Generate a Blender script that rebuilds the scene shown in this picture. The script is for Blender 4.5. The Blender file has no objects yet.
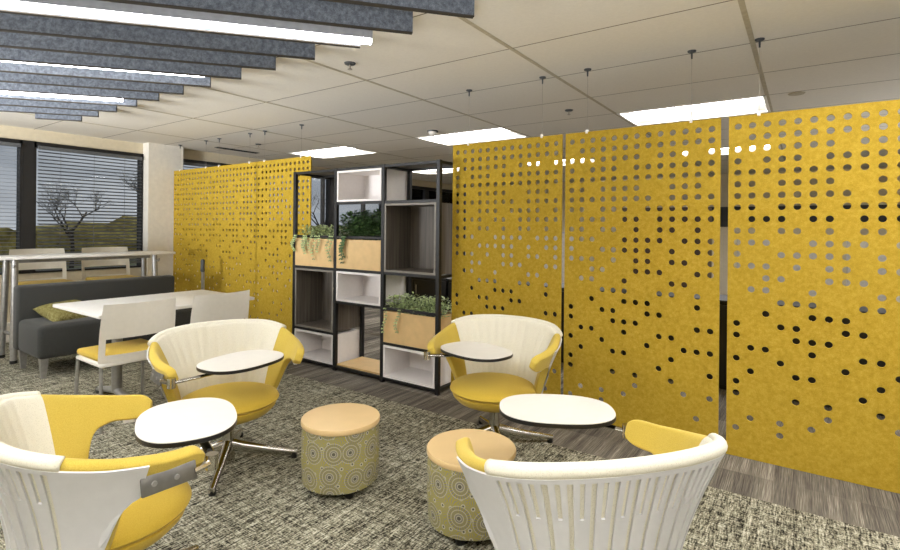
import bpy, bmesh, math, random
import numpy as np
from mathutils import Vector, Matrix
random.seed(7)
SC = bpy.context.scene
COL = SC.collection
R = math.radians
PI = math.pi

# ------------------------------------------------------------------ camera
F_PX, YAW, ROLL, CY, HC = 507.8, 0.6092, 0.009, 227.9, 1.35
fw = Vector((-math.sin(YAW), math.cos(YAW), 0)); rt = Vector((math.cos(YAW), math.sin(YAW), 0)); up = Vector((0, 0, 1))
rt2 = math.cos(ROLL)*rt + math.sin(ROLL)*up
up2 = -math.sin(ROLL)*rt + math.cos(ROLL)*up
cam_d = bpy.data.cameras.new('camera'); cam = bpy.data.objects.new('camera', cam_d); COL.objects.link(cam)
cam_d.sensor_width = 36; cam_d.lens = F_PX/900*36; cam_d.shift_y = -(275-CY)/900; cam_d.clip_start = .02
cam.matrix_world = Matrix(((rt2.x, up2.x, -fw.x, 0), (rt2.y, up2.y, -fw.y, 0), (rt2.z, up2.z, -fw.z, HC), (0, 0, 0, 1)))
SC.camera = cam

# ------------------------------------------------------------------ world, exposure
SC.view_settings.view_transform = 'Standard'; SC.view_settings.look = 'None'
SC.view_settings.gamma = 1; SC.view_settings.use_curve_mapping = False
SC.view_settings.exposure = 0.70
TROFFER, LINEAR, SKY = 13.0, 20.0, 0.6
w = bpy.data.worlds.new('world'); SC.world = w; w.use_nodes = True
wt = w.node_tree; wt.nodes.clear()
wo = wt.nodes.new('ShaderNodeOutputWorld'); wb = wt.nodes.new('ShaderNodeBackground')
wc = wt.nodes.new('ShaderNodeTexCoord'); wn = wt.nodes.new('ShaderNodeTexNoise'); wr = wt.nodes.new('ShaderNodeValToRGB')
wm = wt.nodes.new('ShaderNodeMapping'); wm.inputs['Scale'].default_value = (1.2, 1.2, 4.5)
wn.inputs['Scale'].default_value = 3.0; wn.inputs['Detail'].default_value = 6
wr.color_ramp.elements[0].position = .35; wr.color_ramp.elements[0].color = (.46, .49, .53, 1)
wr.color_ramp.elements[1].position = .68; wr.color_ramp.elements[1].color = (.86, .88, .9, 1)
wt.links.new(wc.outputs['Generated'], wm.inputs['Vector']); wt.links.new(wm.outputs[0], wn.inputs['Vector'])
wt.links.new(wn.outputs[0], wr.inputs[0]); wt.links.new(wr.outputs[0], wb.inputs['Color'])
wb.inputs['Strength'].default_value = SKY; wt.links.new(wb.outputs[0], wo.inputs['Surface'])

# added fill lights, standing in for a camera flash, turned up to bounce
def bounce_fill(x, y, z, size, power, aim):
    d = bpy.data.lights.new('fill_light', 'AREA'); d.shape = 'DISK'; d.size = size; d.energy = power; d.color = (.96, .985, 1.02); d.spread = R(105)
    o = bpy.data.objects.new('fill_light', d); COL.objects.link(o); o.location = (x, y, z)
    o.rotation_euler = Vector(aim).to_track_quat('-Z', 'Y').to_euler()
bounce_fill(.6, -1.4, .8, 1.4, 85, (-.3, .5, 1))
bounce_fill(-4.9, -2.2, 1.2, 1.4, 185, (-.12, 1.15, 1))
bounce_fill(4.0, 7.0, .8, 1.4, 70, (-.5, -.1, 1))
# ------------------------------------------------------------------ helpers
def lin(c):
    o = []
    for v in c:
        v /= 255.0
        o.append(v/12.92 if v <= .04045 else ((v+.055)/1.055)**2.4)
    return (*o, 1)

class NT:
    """tiny node builder"""
    def __init__(s, name):
        s.m = bpy.data.materials.new(name); s.m.use_nodes = True; s.t = s.m.node_tree
        s.b = s.t.nodes['Principled BSDF']; s.out = s.t.nodes['Material Output']
    def n(s, t, **kw):
        x = s.t.nodes.new('ShaderNode'+t)
        for k, v in kw.items(): setattr(x, k, v)
        return x
    def l(s, a, b): s.t.links.new(a, b)
    def math(s, op, a, b=None, c=None):
        x = s.n('Math', operation=op)
        for i, v in enumerate((a, b, c)):
            if v is None: continue
            if isinstance(v, (int, float)): x.inputs[i].default_value = v
            else: s.l(v, x.inputs[i])
        return x.outputs[0]
    def noise(s, vec, scale=5, detail=2, rough=.5):
        x = s.n('TexNoise'); x.inputs['Scale'].default_value = scale; x.inputs['Detail'].default_value = detail
        x.inputs['Roughness'].default_value = rough; s.l(vec, x.inputs['Vector']); return x.outputs[0]
    def mapped(s, vec, scale, rot=(0, 0, 0)):
        x = s.n('Mapping'); x.inputs['Scale'].default_value = scale; x.inputs['Rotation'].default_value = rot
        s.l(vec, x.inputs['Vector']); return x.outputs[0]
    def ramp(s, fac, stops, interp='LINEAR'):
        x = s.n('ValToRGB'); cr = x.color_ramp; cr.interpolation = interp
        while len(cr.elements) < len(stops): cr.elements.new(.5)
        for e, (p, c) in zip(cr.elements, stops): e.position = p; e.color = lin(c)
        s.l(fac, x.inputs[0]); return x.outputs[0]
    def mix(s, fac, a, b, mode='MIX'):
        x = s.n('Mix', data_type='RGBA', blend_type=mode)
        for i, v in ((0, fac), (6, a), (7, b)):
            if isinstance(v, (int, float)): x.inputs[i].default_value = v
            elif isinstance(v, tuple): x.inputs[i].default_value = v
            else: s.l(v, x.inputs[i])
        return x.outputs[2]
    def color(s, v):
        if isinstance(v, tuple): s.b.inputs['Base Color'].default_value = v
        else: s.l(v, s.b.inputs['Base Color'])
    def bump(s, h, strength=.3, dist=.002):
        x = s.n('Bump'); x.inputs['Strength'].default_value = strength; x.inputs['Distance'].default_value = dist
        s.l(h, x.inputs['Height']); s.l(x.outputs[0], s.b.inputs['Normal'])
    def set(s, rough=.5, metal=0, spec=None):
        s.b.inputs['Roughness'].default_value = rough; s.b.inputs['Metallic'].default_value = metal
        if spec is not None: s.b.inputs['Specular IOR Level'].default_value = spec

def mat_plain(name, rgb, rough=.5, metal=0, var=.05, scale=30, bump=0, spec=None):
    k = NT(name); k.set(rough, metal, spec)
    g = k.n('TexCoord').outputs['Object']; f = k.noise(g, scale, 3)
    a = tuple(max(0, c*(1-var)) for c in rgb); b = tuple(min(255, c*(1+var)) for c in rgb)
    k.color(k.ramp(f, [(.3, a), (.7, b)]))
    if bump: k.bump(f, bump)
    return k.m

def mat_felt(name, c0, c1, c2, scale=260):
    k = NT(name); k.set(.95, 0, .1); g = k.n('TexCoord').outputs['Object']
    f1 = k.noise(g, scale, 2, .7); f2 = k.noise(g, 45, 4, .65)
    f = k.math('ADD', k.math('MULTIPLY', f1, .45), k.math('MULTIPLY', f2, .55))
    k.color(k.ramp(f, [(.34, c0), (.5, c1), (.66, c2)])); k.bump(f1, .25, .001)
    return k.m

def mat_fabric(name, c0, c1, scale=420, bump=.2):
    k = NT(name); k.set(.9, 0, .15); g = k.n('TexCoord').outputs['Object']
    f = k.noise(g, scale, 2, .6); k.color(k.ramp(f, [(.3, c0), (.7, c1)])); k.bump(f, bump, .0008)
    k.b.inputs['Sheen Weight'].default_value = .12
    return k.m

def mat_knit(name):
    k = NT(name); k.set(.85, 0, .15); g = k.n('TexCoord').outputs['Object']
    v = k.n('TexVoronoi'); v.inputs['Scale'].default_value = 210; v.inputs['Randomness'].default_value = .8
    k.l(g, v.inputs['Vector'])
    k.color(k.ramp(v.outputs['Distance'], [(.1, (206, 200, 182)), (.4, (228, 223, 206))])); k.bump(v.outputs['Distance'], .2, .0008)
    return k.m

def mat_wood(name, c0, c1, axis='z', scale=60, rough=.5):
    k = NT(name); k.set(rough); g = k.n('TexCoord').outputs['Object']
    sc = {'x': (1.5, scale, scale), 'y': (scale, 1.5, scale), 'z': (scale, scale, 1.5)}[axis]
    f = k.noise(k.mapped(g, sc), 1.0, 4, .6); k.color(k.ramp(f, [(.3, c0), (.7, c1)]))
    return k.m

def mat_emit(name, rgb, strength):
    k = NT(name); k.b.inputs['Base Color'].default_value = lin(rgb); k.b.inputs['Emission Color'].default_value = lin(rgb)
    k.b.inputs['Emission Strength'].default_value = strength; k.set(.4)
    return k.m

def mat_glass(name, tint=(1, 1, 1)):
    k = NT(name); t = k.n('BsdfTransparent'); gl = k.n('BsdfGlossy'); mx = k.n('MixShader'); fr = k.n('Fresnel')
    t.inputs[0].default_value = (*tint, 1); gl.inputs['Roughness'].default_value = .02; fr.inputs[0].default_value = 1.35
    k.l(fr.outputs[0], mx.inputs[0]); k.l(t.outputs[0], mx.inputs[1]); k.l(gl.outputs[0], mx.inputs[2]); k.l(mx.outputs[0], k.out.inputs['Surface'])
    return k.m

def mat_carpet():
    k = NT('tweed_carpet'); k.set(.97, 0, .08)
    p = k.n('NewGeometry').outputs['Position']
    a = k.noise(k.mapped(p, (20, 130, 1)), 1, 2, .7)
    b = k.noise(k.mapped(p, (125, 17, 1)), 1, 2, .7)
    c = k.noise(p, 110, 2, .8)
    f = k.math('ADD', k.math('ADD', k.math('MULTIPLY', a, .30), k.math('MULTIPLY', b, .46)), k.math('MULTIPLY', c, .40))
    big = k.noise(k.mapped(p, (42, 1.6, 1)), 1, 2)
    big2 = k.noise(k.mapped(p, (1.6, 42, 1)), 1, 2)
    f = k.math('ADD', f, k.math('MULTIPLY', k.math('SUBTRACT', k.math('ADD', k.math('MULTIPLY', big, .6), k.math('MULTIPLY', big2, .4)), .5), .30))
    col = k.ramp(f, [(.468, (16, 15, 14)), (.522, (72, 68, 58)), (.576, (126, 122, 104)), (.636, (168, 164, 144)), (.71, (212, 207, 190))])
    # plank carpet under the panels: streaks that run along Y, in two shades per row of planks
    s1 = k.noise(k.mapped(p, (300, 4, 1)), 1, 2, .8); s2 = k.noise(k.mapped(p, (16, .6, 1)), 1, 2)
    sx = k.n('SeparateXYZ'); k.l(p, sx.inputs[0])
    row = k.math('FLOOR', k.math('DIVIDE', k.math('SUBTRACT', sx.outputs[1], 2.985), .27))
    colm = k.math('FLOOR', k.math('DIVIDE', k.math('ADD', sx.outputs[0], k.math('MULTIPLY', row, .37)), .24))
    wn = k.n('TexWhiteNoise', noise_dimensions='2D'); cb = k.n('CombineXYZ'); k.l(row, cb.inputs[0]); k.l(colm, cb.inputs[1]); k.l(cb.outputs[0], wn.inputs['Vector'])
    g = k.math('ADD', k.math('MULTIPLY', s1, .6), k.math('MULTIPLY', s2, .4))
    g = k.math('ADD', g, k.math('MULTIPLY', k.math('SUBTRACT', wn.outputs[0], .5), .09))
    pl = k.ramp(g, [(.33, (56, 53, 50)), (.45, (98, 92, 84)), (.56, (128, 121, 110)), (.68, (182, 174, 160))])
    edge = k.math('GREATER_THAN', sx.outputs[1], 2.985)
    k.color(k.mix(edge, col, pl)); k.bump(f, .6, .004)
    return k.m

def mat_medallion():
    k = NT('medallion_fabric'); k.set(.9, 0, .1); g = k.n('TexCoord').outputs['Object']
    sx = k.n('SeparateXYZ'); k.l(g, sx.inputs[0])
    u = k.math('MULTIPLY', k.math('ARCTAN2', sx.outputs[1], sx.outputs[0]), .2)
    cb = k.n('CombineXYZ'); k.l(u, cb.inputs[0]); k.l(sx.outputs[2], cb.inputs[1])
    def layer(scale, off, rmax, spokes, rings):
        mp = k.n('Mapping'); mp.inputs['Scale'].default_value = (scale, scale, 1); mp.inputs['Location'].default_value = off
        k.l(cb.outputs[0], mp.inputs['Vector'])
        v = k.n('TexVoronoi', voronoi_dimensions='2D'); v.inputs['Scale'].default_value = 1; v.inputs['Randomness'].default_value = .55
        k.l(mp.outputs[0], v.inputs['Vector'])
        d = k.n('VectorMath', operation='SUBTRACT'); k.l(mp.outputs[0], d.inputs[0]); k.l(v.outputs['Position'], d.inputs[1])
        s = k.n('SeparateXYZ'); k.l(d.outputs[0], s.inputs[0])
        ang = k.math('ARCTAN2', s.outputs[1], s.outputs[0])
        sp = k.math('ADD', k.math('MULTIPLY', k.math('SINE', k.math('MULTIPLY', ang, spokes)), .5), .5)
        dist = v.outputs['Distance']
        ring = k.math('ADD', k.math('MULTIPLY', k.math('SINE', k.math('MULTIPLY', dist, rings)), .5), .5)
        return dist, sp, ring
    dist, sp, ring = layer(8.6, (.3, .15, 0), .5, 26, 46)
    olive = lin((154, 144, 64)); grey = lin((126, 122, 112)); pale = lin((180, 174, 154)); dark = lin((96, 93, 80))
    spoke = k.math('GREATER_THAN', sp, .3)
    c = k.mix(spoke, olive, grey)
    c = k.mix(k.math('MULTIPLY', k.math('GREATER_THAN', ring, .86), .75), c, pale)
    c = k.mix(k.math('LESS_THAN', dist, .15), c, grey)
    c = k.mix(k.math('LESS_THAN', dist, .10), c, pale)
    c = k.mix(k.math('LESS_THAN', dist, .075), c, dark)
    d2, sp2, r2 = layer(21, (.7, .4, 0), .5, 14, 60)
    small = k.mix(k.math('GREATER_THAN', sp2, .55), lin((160, 150, 70)), lin((140, 134, 116)))
    small = k.mix(k.math('LESS_THAN', d2, .2), small, pale); small = k.mix(k.math('LESS_THAN', d2, .1), small, dark)
    c = k.mix(k.math('GREATER_THAN', dist, .47), c, small)
    k.color(c)
    return k.m

M = {}
M['carpet'] = mat_carpet()
M['ceil'] = mat_plain('ceiling_tile', (220, 214, 203), .95, 0, .012, 60)
M['grid'] = mat_plain('ceiling_grid_paint', (176, 166, 144), .7)
M['reveal'] = mat_plain('tile_reveal', (150, 140, 120), .8)
M['joint'] = mat_plain('ceiling_joint', (116, 106, 90), .9)
M['cutedge'] = mat_plain('felt_cut_edge', (54, 48, 40), .95)
M['bracket'] = mat_plain('brushed_metal', (128, 126, 122), .38, .8)
M['cwhite'] = mat_plain('bright_white_plastic', (240, 236, 228), .4, 0, .01)
M['wall'] = mat_plain('beige_wall_paint', (206, 194, 168), .9, 0, .02, 20)
M['wallw'] = mat_plain('warm_white_paint', (222, 216, 204), .9, 0, .02, 20)
M['black'] = mat_plain('black_metal', (24, 23, 23), .45)
M['wframe'] = mat_plain('dark_window_frame', (26, 25, 26), .5)
M['slat'] = mat_plain('blind_slat', (88, 90, 92), .5)
M['glass'] = mat_glass('window_glass', (.78, .80, .82))
M['felt'] = mat_felt('yellow_felt', (160, 130, 40), (178, 147, 48), (193, 163, 66))
M['baffle'] = mat_felt('grey_felt', (66, 69, 75), (94, 98, 105), (124, 129, 137), 320)
M['alu'] = mat_plain('grey_aluminium', (150, 150, 152), .4, .3)
M['yellow'] = mat_fabric('yellow_upholstery', (194, 167, 68), (212, 186, 88))
M['yellow_seat'] = mat_fabric('yellow_wool', (190, 158, 54), (206, 175, 68))
M['knit'] = mat_knit('ivory_knit')
M['plastic'] = mat_plain('white_plastic', (214, 213, 214), .38, 0, .01)
M['cplastic'] = mat_plain('cream_plastic', (232, 226, 212), .4, 0, .01)
M['white'] = mat_plain('white_laminate', (224, 220, 213), .35, 0, .008)
M['edge'] = mat_plain('black_edge_band', (18, 17, 17), .4)
M['chrome'] = mat_plain('polished_aluminium', (190, 186, 178), .14, 1, .03)
M['silver'] = mat_plain('silver_paint', (158, 156, 152), .4, .5)
M['sofa'] = mat_fabric('charcoal_fabric', (50, 50, 48), (76, 76, 73))
M['olive'] = mat_felt('olive_pillow_fabric', (88, 82, 46), (126, 118, 70), (164, 156, 108), 120)
M['tan'] = mat_plain('tan_laminate', (214, 180, 126), .5, 0, .03, 12)
M['tanv'] = mat_plain('tan_vinyl', (216, 186, 136), .38, 0, .015, 8)
M['medal'] = mat_medallion()
M['woodb'] = mat_wood('grey_brown_woodgrain', (78, 71, 62), (112, 103, 92), 'z', 45)
M['woodf'] = mat_plain('taupe_edge', (128, 122, 112), .5)
M['boxw'] = mat_plain('white_box_laminate', (236, 230, 226), .5, 0, .01)
M['dark'] = mat_plain('black_laminate', (20, 20, 21), .4)
M['brown'] = mat_wood('dark_brown_wood', (52, 38, 26), (78, 58, 38), 'z', 30)
M['partition'] = mat_plain('grey_partition_fabric', (168, 162, 154), .9)
M['leaf'] = mat_plain('pale_green_leaf', (150, 164, 112), .5, 0, .35, 40)
M['leafd'] = mat_plain('deep_green_leaf', (62, 86, 46), .5, 0, .35, 40)
M['soil'] = mat_plain('dark_soil', (40, 32, 26), .95)
M['bark'] = mat_plain('bare_bark', (52, 46, 42), .9)
M['hedge'] = mat_plain('autumn_hedge', (140, 128, 72), .9, 0, .3, 2.5)
M['grass'] = mat_plain('winter_grass', (110, 112, 84), .95, 0, .15, .6)
M['lens'] = mat_emit('troffer_lens', (252, 252, 252), TROFFER)
M['trofw'] = mat_plain('troffer_white', (244, 240, 232), .5, 0, .01)
M['linlens'] = mat_emit('linear_lens', (252, 253, 255), LINEAR)
M['steel'] = mat_plain('steel_cable', (170, 162, 148), .4, .6)
M['greyd'] = mat_plain('dark_grey_plastic', (64, 66, 68), .5)

def link(name, me, mat=None, parent=None, smooth=None):
    o = bpy.data.objects.new(name, me); COL.objects.link(o)
    if mat is not None: me.materials.append(M[mat] if isinstance(mat, str) else mat)
    if parent is not None: o.parent = parent
    if smooth is not None:
        me.polygons.foreach_set('use_smooth', [True]*len(me.polygons))
        if smooth < 180: me.set_sharp_from_angle(angle=R(smooth))
    return o
def obj(name, bm, mat, parent=None, smooth=None):
    me = bpy.data.meshes.new(name); bm.normal_update(); bm.to_mesh(me); bm.free()
    return link(name, me, mat, parent, smooth)
def thing(name, label, cat, loc=(0, 0, 0), rz=0, group=None):
    o = bpy.data.objects.new(name, None); COL.objects.link(o); o.empty_display_size = .1
    o.location = loc; o.rotation_euler = (0, 0, rz)
    return tag(o, label, cat, group)
def tag(o, label, cat, group=None, kind=None):
    o['label'] = label; o['category'] = cat
    if group: o['group'] = group
    if kind: o['kind'] = kind
    return o
def struct(o):
    o['kind'] = 'structure'; return o
def dup(root, loc=None, rz=None, label=None):
    def cp(o, par):
        c = o.copy(); COL.objects.link(c)
        if par is not None: c.parent = par
        for ch in list(o.children): cp(ch, c)
        return c
    r = cp(root, None)
    if loc is not None: r.location = loc
    if rz is not None: r.rotation_euler = (0, 0, rz)
    if label: r['label'] = label
    return r
def NB(): return bmesh.new()
def merge(bm, t):
    me = bpy.data.meshes.new('t'); t.to_mesh(me); t.free(); bm.from_mesh(me); bpy.data.meshes.remove(me)
def box(bm, c, s, bev=0, rot=None, seg=2):
    t = bmesh.new(); bmesh.ops.create_cube(t, size=1)
    for v in t.verts: v.co = Vector((v.co.x*s[0], v.co.y*s[1], v.co.z*s[2]))
    if bev: bmesh.ops.bevel(t, geom=t.edges[:], offset=bev, segments=seg, profile=.5, affect='EDGES')
    mt = Matrix.Translation(c)
    if rot is not None: mt = mt @ rot
    bmesh.ops.transform(t, matrix=mt, verts=t.verts); merge(bm, t); return bm
def bx(bm, x0, x1, y0, y1, z0, z1, bev=0):
    return box(bm, ((x0+x1)/2, (y0+y1)/2, (z0+z1)/2), (abs(x1-x0), abs(y1-y0), abs(z1-z0)), bev)
def tube(bm, pts, r, seg=10, close=True, flat=None):
    """swept tube; r number or list; flat=(w,h) scale of the ring"""
    pts = [Vector(p) for p in pts]; n = len(pts); rs = r if isinstance(r, (list, tuple)) else [r]*n
    rings = []; prev = None
    for i, p in enumerate(pts):
        d = (pts[min(i+1, n-1)]-pts[max(i-1, 0)]).normalized()
        ref = Vector((0, 0, 1)) if abs(d.z) < .95 else Vector((0, 1, 0))
        a = d.cross(ref).normalized()
        if prev is not None:
            a = (prev-d*prev.dot(d)).normalized()
        prev = a; b = a.cross(d)
        fx, fy = flat if flat else (1, 1)
        rings.append([bm.verts.new(p+(a*math.cos(2*PI*k/seg)*fx+b*math.sin(2*PI*k/seg)*fy)*rs[i]) for k in range(seg)])
    for i in range(n-1):
        for k in range(seg):
            bm.faces.new((rings[i][k], rings[i][(k+1) % seg], rings[i+1][(k+1) % seg], rings[i+1][k]))
    if close:
        bm.faces.new(rings[0]); bm.faces.new(rings[-1][::-1])
    bmesh.ops.recalc_face_normals(bm, faces=bm.faces[:])
    return bm
def lathe(bm, prof, seg=48, sx=1, sy=1, c=(0, 0)):
    rings = []
    for r, z in prof:
        if r < 1e-6: rings.append([bm.verts.new((c[0], c[1], z))])
        else: rings.append([bm.verts.new((c[0]+r*sx*math.cos(2*PI*k/seg), c[1]+r*sy*math.sin(2*PI*k/seg), z)) for k in range(seg)])
    for a, b in zip(rings, rings[1:]):
        for k in range(seg):
            q = (k+1) % seg
            if len(a) == 1 and len(b) == 1: continue
            if len(a) == 1: bm.faces.new((a[0], b[q], b[k]))
            elif len(b) == 1: bm.faces.new((a[k], a[q], b[0]))
            else: bm.faces.new((a[k], a[q], b[q], b[k]))
    bmesh.ops.recalc_face_normals(bm, faces=bm.faces[:])
    return bm
def slab(bm, outline, z0, z1, bev=0):
    t = bmesh.new(); vs = [t.verts.new((x, y, z0)) for x, y in outline]; f = t.faces.new(vs)
    e = bmesh.ops.extrude_face_region(t, geom=[f]); bmesh.ops.translate(t, verts=[v for v in e['geom'] if isinstance(v, bmesh.types.BMVert)], vec=(0, 0, z1-z0))
    bmesh.ops.recalc_face_normals(t, faces=t.faces[:])
    if bev:
        ed = [e for e in t.edges if abs(e.verts[0].co.z-e.verts[1].co.z) < 1e-6]
        bmesh.ops.bevel(t, geom=ed, offset=bev, segments=2, profile=.5, affect='EDGES')
    merge(bm, t); return bm
def catmull(P, s):
    P = np.asarray(P, float); n = len(P)-1; s = min(max(s, 0), n); i = min(int(s), n-1); t = s-i
    p1, p2 = P[i], P[i+1]
    p0 = P[i-1] if i > 0 else P[1]*np.array([-1, 1, 1])
    p3 = P[i+2] if i+2 <= n else 2*p2-p1
    return .5*((2*p1)+(-p0+p2)*t+(2*p0-5*p1+4*p2-p3)*t*t+(-p0+3*p1-3*p2+p3)*t**3)
def ordinal(i): return ['first', 'second', 'third', 'fourth', 'fifth', 'sixth', 'seventh', 'eighth', 'ninth', 'tenth', 'eleventh', 'twelfth', 'thirteenth', 'fourteenth', 'fifteenth', 'sixteenth'][i]

# ------------------------------------------------------------------ setting
XW, ZC, YB = -7.5, 2.476, 11.5
XR, YF = 4.7, -3.6
struct(obj('floor', bx(NB(), XW-.3, XR+.2, YF-.2, YB+.2, -.1, 0), 'carpet'))
# ceiling of separate tiles so that the light troffers sit in real openings
TX, TY, X0, Y0 = 1.2505, .7115, -.262, 2.82
lights = [(0, 3), (-2, 3), (-4, 3), (2, 3), (0, 7), (-2, 7), (-4, 7), (2, 7), (2, -1), (1, -1), (2, -5), (0, -5), (-2, -5), (-4, -5)]  # those out of view, to the right and behind, are added to brighten the room
# cell (i,j): X from X0+(i-1)*TX to X0+i*TX ; Y from Y0+j*TY to Y0+(j+1)*TY
cb = NB()
i0, i1 = math.floor((XW-X0)/TX)-1, math.ceil((XR-X0)/TX)+1
j0, j1 = math.floor((YF-Y0)/TY)-1, math.ceil((YB-Y0)/TY)+1
g = .004
for i in range(i0, i1+1):
    for j in range(j0, j1+1):
        if (i, j) in lights: continue
        a, b, c, d = X0+(i-1)*TX, X0+i*TX, Y0+j*TY, Y0+(j+1)*TY
        a, b, c, d = max(a, XW-.1), min(b, XR+.1), max(c, YF-.1), min(d, YB+.1)
        if b-a < .02 or d-c < .02: continue
        bx(cb, a+g, b-g, c+g, d-g, ZC, ZC+.02)
struct(obj('ceiling', cb, 'ceil'))
cb = NB()
for i in range(i0, i1+1):
    x = X0+i*TX
    if XW < x < XR: bx(cb, x-.014, x+.014, YF, YB, ZC-.002, ZC+.014)
struct(obj('trim_1', cb, 'grid'))
cb = NB()
for j in range(j0, j1+1):
    y = Y0+j*TY
    if YF < y < YB:
        a = XW
        for i in range(i0, i1+1):                             # the joint stops at the light openings
            if (i, j) in lights or (i, j-1) in lights:
                bx(cb, a, X0+(i-1)*TX, y-.004, y+.004, ZC-.0008, ZC+.014) if X0+(i-1)*TX > a else None
                a = X0+i*TX
        if a < XR: bx(cb, a, XR, y-.004, y+.004, ZC-.0008, ZC+.014)
struct(obj('trim_30', cb, 'joint'))
struct(obj('trim_2', bx(NB(), XW-.3, XR+.3, YF-.3, YB+.3, ZC+.13, ZC+.17), 'reveal'))     # dark plenum deck above the tiles
# walls
struct(obj('wall_back', bx(NB(), XW-.2, XR+.2, YB, YB+.15, 0, ZC+.15), 'wall'))
struct(obj('wall_right', bx(NB(), XR, XR+.15, YF-.2, YB, 0, ZC+.15), 'wallw'))
struct(obj('wall_front', bx(NB(), XW-.2, XR+.2, YF-.15, YF, 0, ZC+.15), 'wallw'))
SILL, HEAD = .77, 2.33
wl = NB()
bx(wl, XW-.2, XW, YF-.2, YB+.15, -.1, SILL); bx(wl, XW-.2, XW, YF-.2, YB+.15, HEAD, ZC+.15)
bx(wl, XW-.2, XW, YF-.2, -1.6, SILL, HEAD); bx(wl, XW-.2, XW, 11.2, YB+.15, SILL, HEAD)
struct(obj('wall_left', wl, 'wall'))
struct(obj('trim_3', bx(NB(), XW, -7.335, 3.32, 3.79, 0, ZC), 'wallw'))                    # column
struct(obj('baseboard_left', bx(NB(), XW, XW+.09, -1.6, 3.31, 0, .22, .012), 'wallw'))
spans = [(-1.6, .62), (.72, 2.0), (2.11, 3.315), (3.795, 5.2), (5.3, 6.7), (6.8, 8.2), (8.3, 9.7), (9.8, 11.2)]
for n, (a, b) in enumerate(spans):
    f = NB(); x0, x1 = XW-.1, XW+.015; t = .022
    bx(f, x0, x1, a, b, SILL, SILL+t); bx(f, x0, x1, a, b, HEAD-t*3, HEAD); bx(f, x0, x1, a, a+t, SILL, HEAD); bx(f, x0, x1, b-t, b, SILL, HEAD)
    wn_ = struct(obj('window_%d' % (n+1), f, 'wframe'))
    obj('pane', bx(NB(), XW-.06, XW-.054, a+t, b-t, SILL+t, HEAD-t*3), 'glass', wn_)
    if n < len(spans)-1:
        struct(obj('trim_%d' % (n+4), bx(NB(), XW-.12, XW+.02, b, spans[n+1][0], SILL, HEAD), 'wframe'))
where = ['leftmost, cut by the frame', '', '', '', '', '', '', '']
blab = {1: 'dark venetian blind on the far left window, cut by the picture edge', 2: 'grey venetian blind over the wide window left of the column',
        3: 'venetian blind in the window just right of the column, above the gold panels'}
for n in (1, 2, 3):
    a, b = spans[n]; t = thing('window_blind', blab[n], 'blind', (XW+.045, (a+b)/2, HEAD-.06), 0, 'venetian blinds'); h = (b-a)/2-.03
    obj('head_rail', bx(NB(), -.022, .022, -h, h, -.03, .01), 'slat', t)
    s = NB(); z = -.06
    while z > SILL+.07-HEAD+.06:
        box(s, (0, 0, z), (.034, 2*h, .0022), 0, Matrix.Rotation(R(6 if n == 1 else 26), 4, 'Y')); z -= .043
    obj('slats', s, 'slat', t)
    for y in (-h*.62, 0.0, h*.62): obj('cord', tube(NB(), [(.017, y, -.03), (.017, y, z+.02)], .0025, 5), 'greyd', t)
    obj('bottom_rail', bx(NB(), -.014, .014, -h, h, z, z+.02), 'slat', t)

# ------------------------------------------------------------------ ceiling lights
def troffer(i, j, label):
    a, c = X0+(i-1)*TX, Y0+j*TY; cx, cy = a+TX/2, c+TY/2
    t = thing('ceiling_light', label, 'light', (cx, cy, ZC), 0, 'recessed ceiling lights'); hx, hy = TX/2-.018, TY/2-.018
    f = NB()
    for sx in (-1, 1): bx(f, sx*hx-.012, sx*hx+.012, -hy-.012, hy+.012, -.004, .03)
    for sy in (-1, 1): bx(f, -hx, hx, sy*hy-.012, sy*hy+.012, -.004, .03)
    obj('frame', f, 'trofw', t)
    r = NB(); zi = .075; ix, iy = hx-.05, hy-.13
    o = [(-hx, -hy), (hx, -hy), (hx, hy), (-hx, hy)]; q = [(-ix, -iy), (ix, -iy), (ix, iy), (-ix, iy)]
    vo = [r.verts.new((x, y, .0)) for x, y in o]; vi = [r.verts.new((x, y, zi)) for x, y in q]
    for k in range(4): r.faces.new((vo[k], vo[(k+1) % 4], vi[(k+1) % 4], vi[k]))
    obj('reflector', r, 'trofw', t)
    bx2 = bx(NB(), -ix, ix, -iy, iy, zi-.012, zi)
    obj('lens', bx2, 'lens', t)
names = {(0, 3): 'large bright recessed ceiling light above the middle yellow panel', (-2, 3): 'recessed ceiling light above the first yellow panel and right end of the shelf',
         (-4, 3): 'recessed ceiling light above the left end of the black shelf', (-4, 7): 'far recessed ceiling light seen through the top right cell of the shelf'}
for (i, j) in lights:
    troffer(i, j, names.get((i, j), 'recessed ceiling light in the office bay behind the yellow panels' if j >= 3 else 'added ceiling light out of view over the near part of the lounge'))

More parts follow.
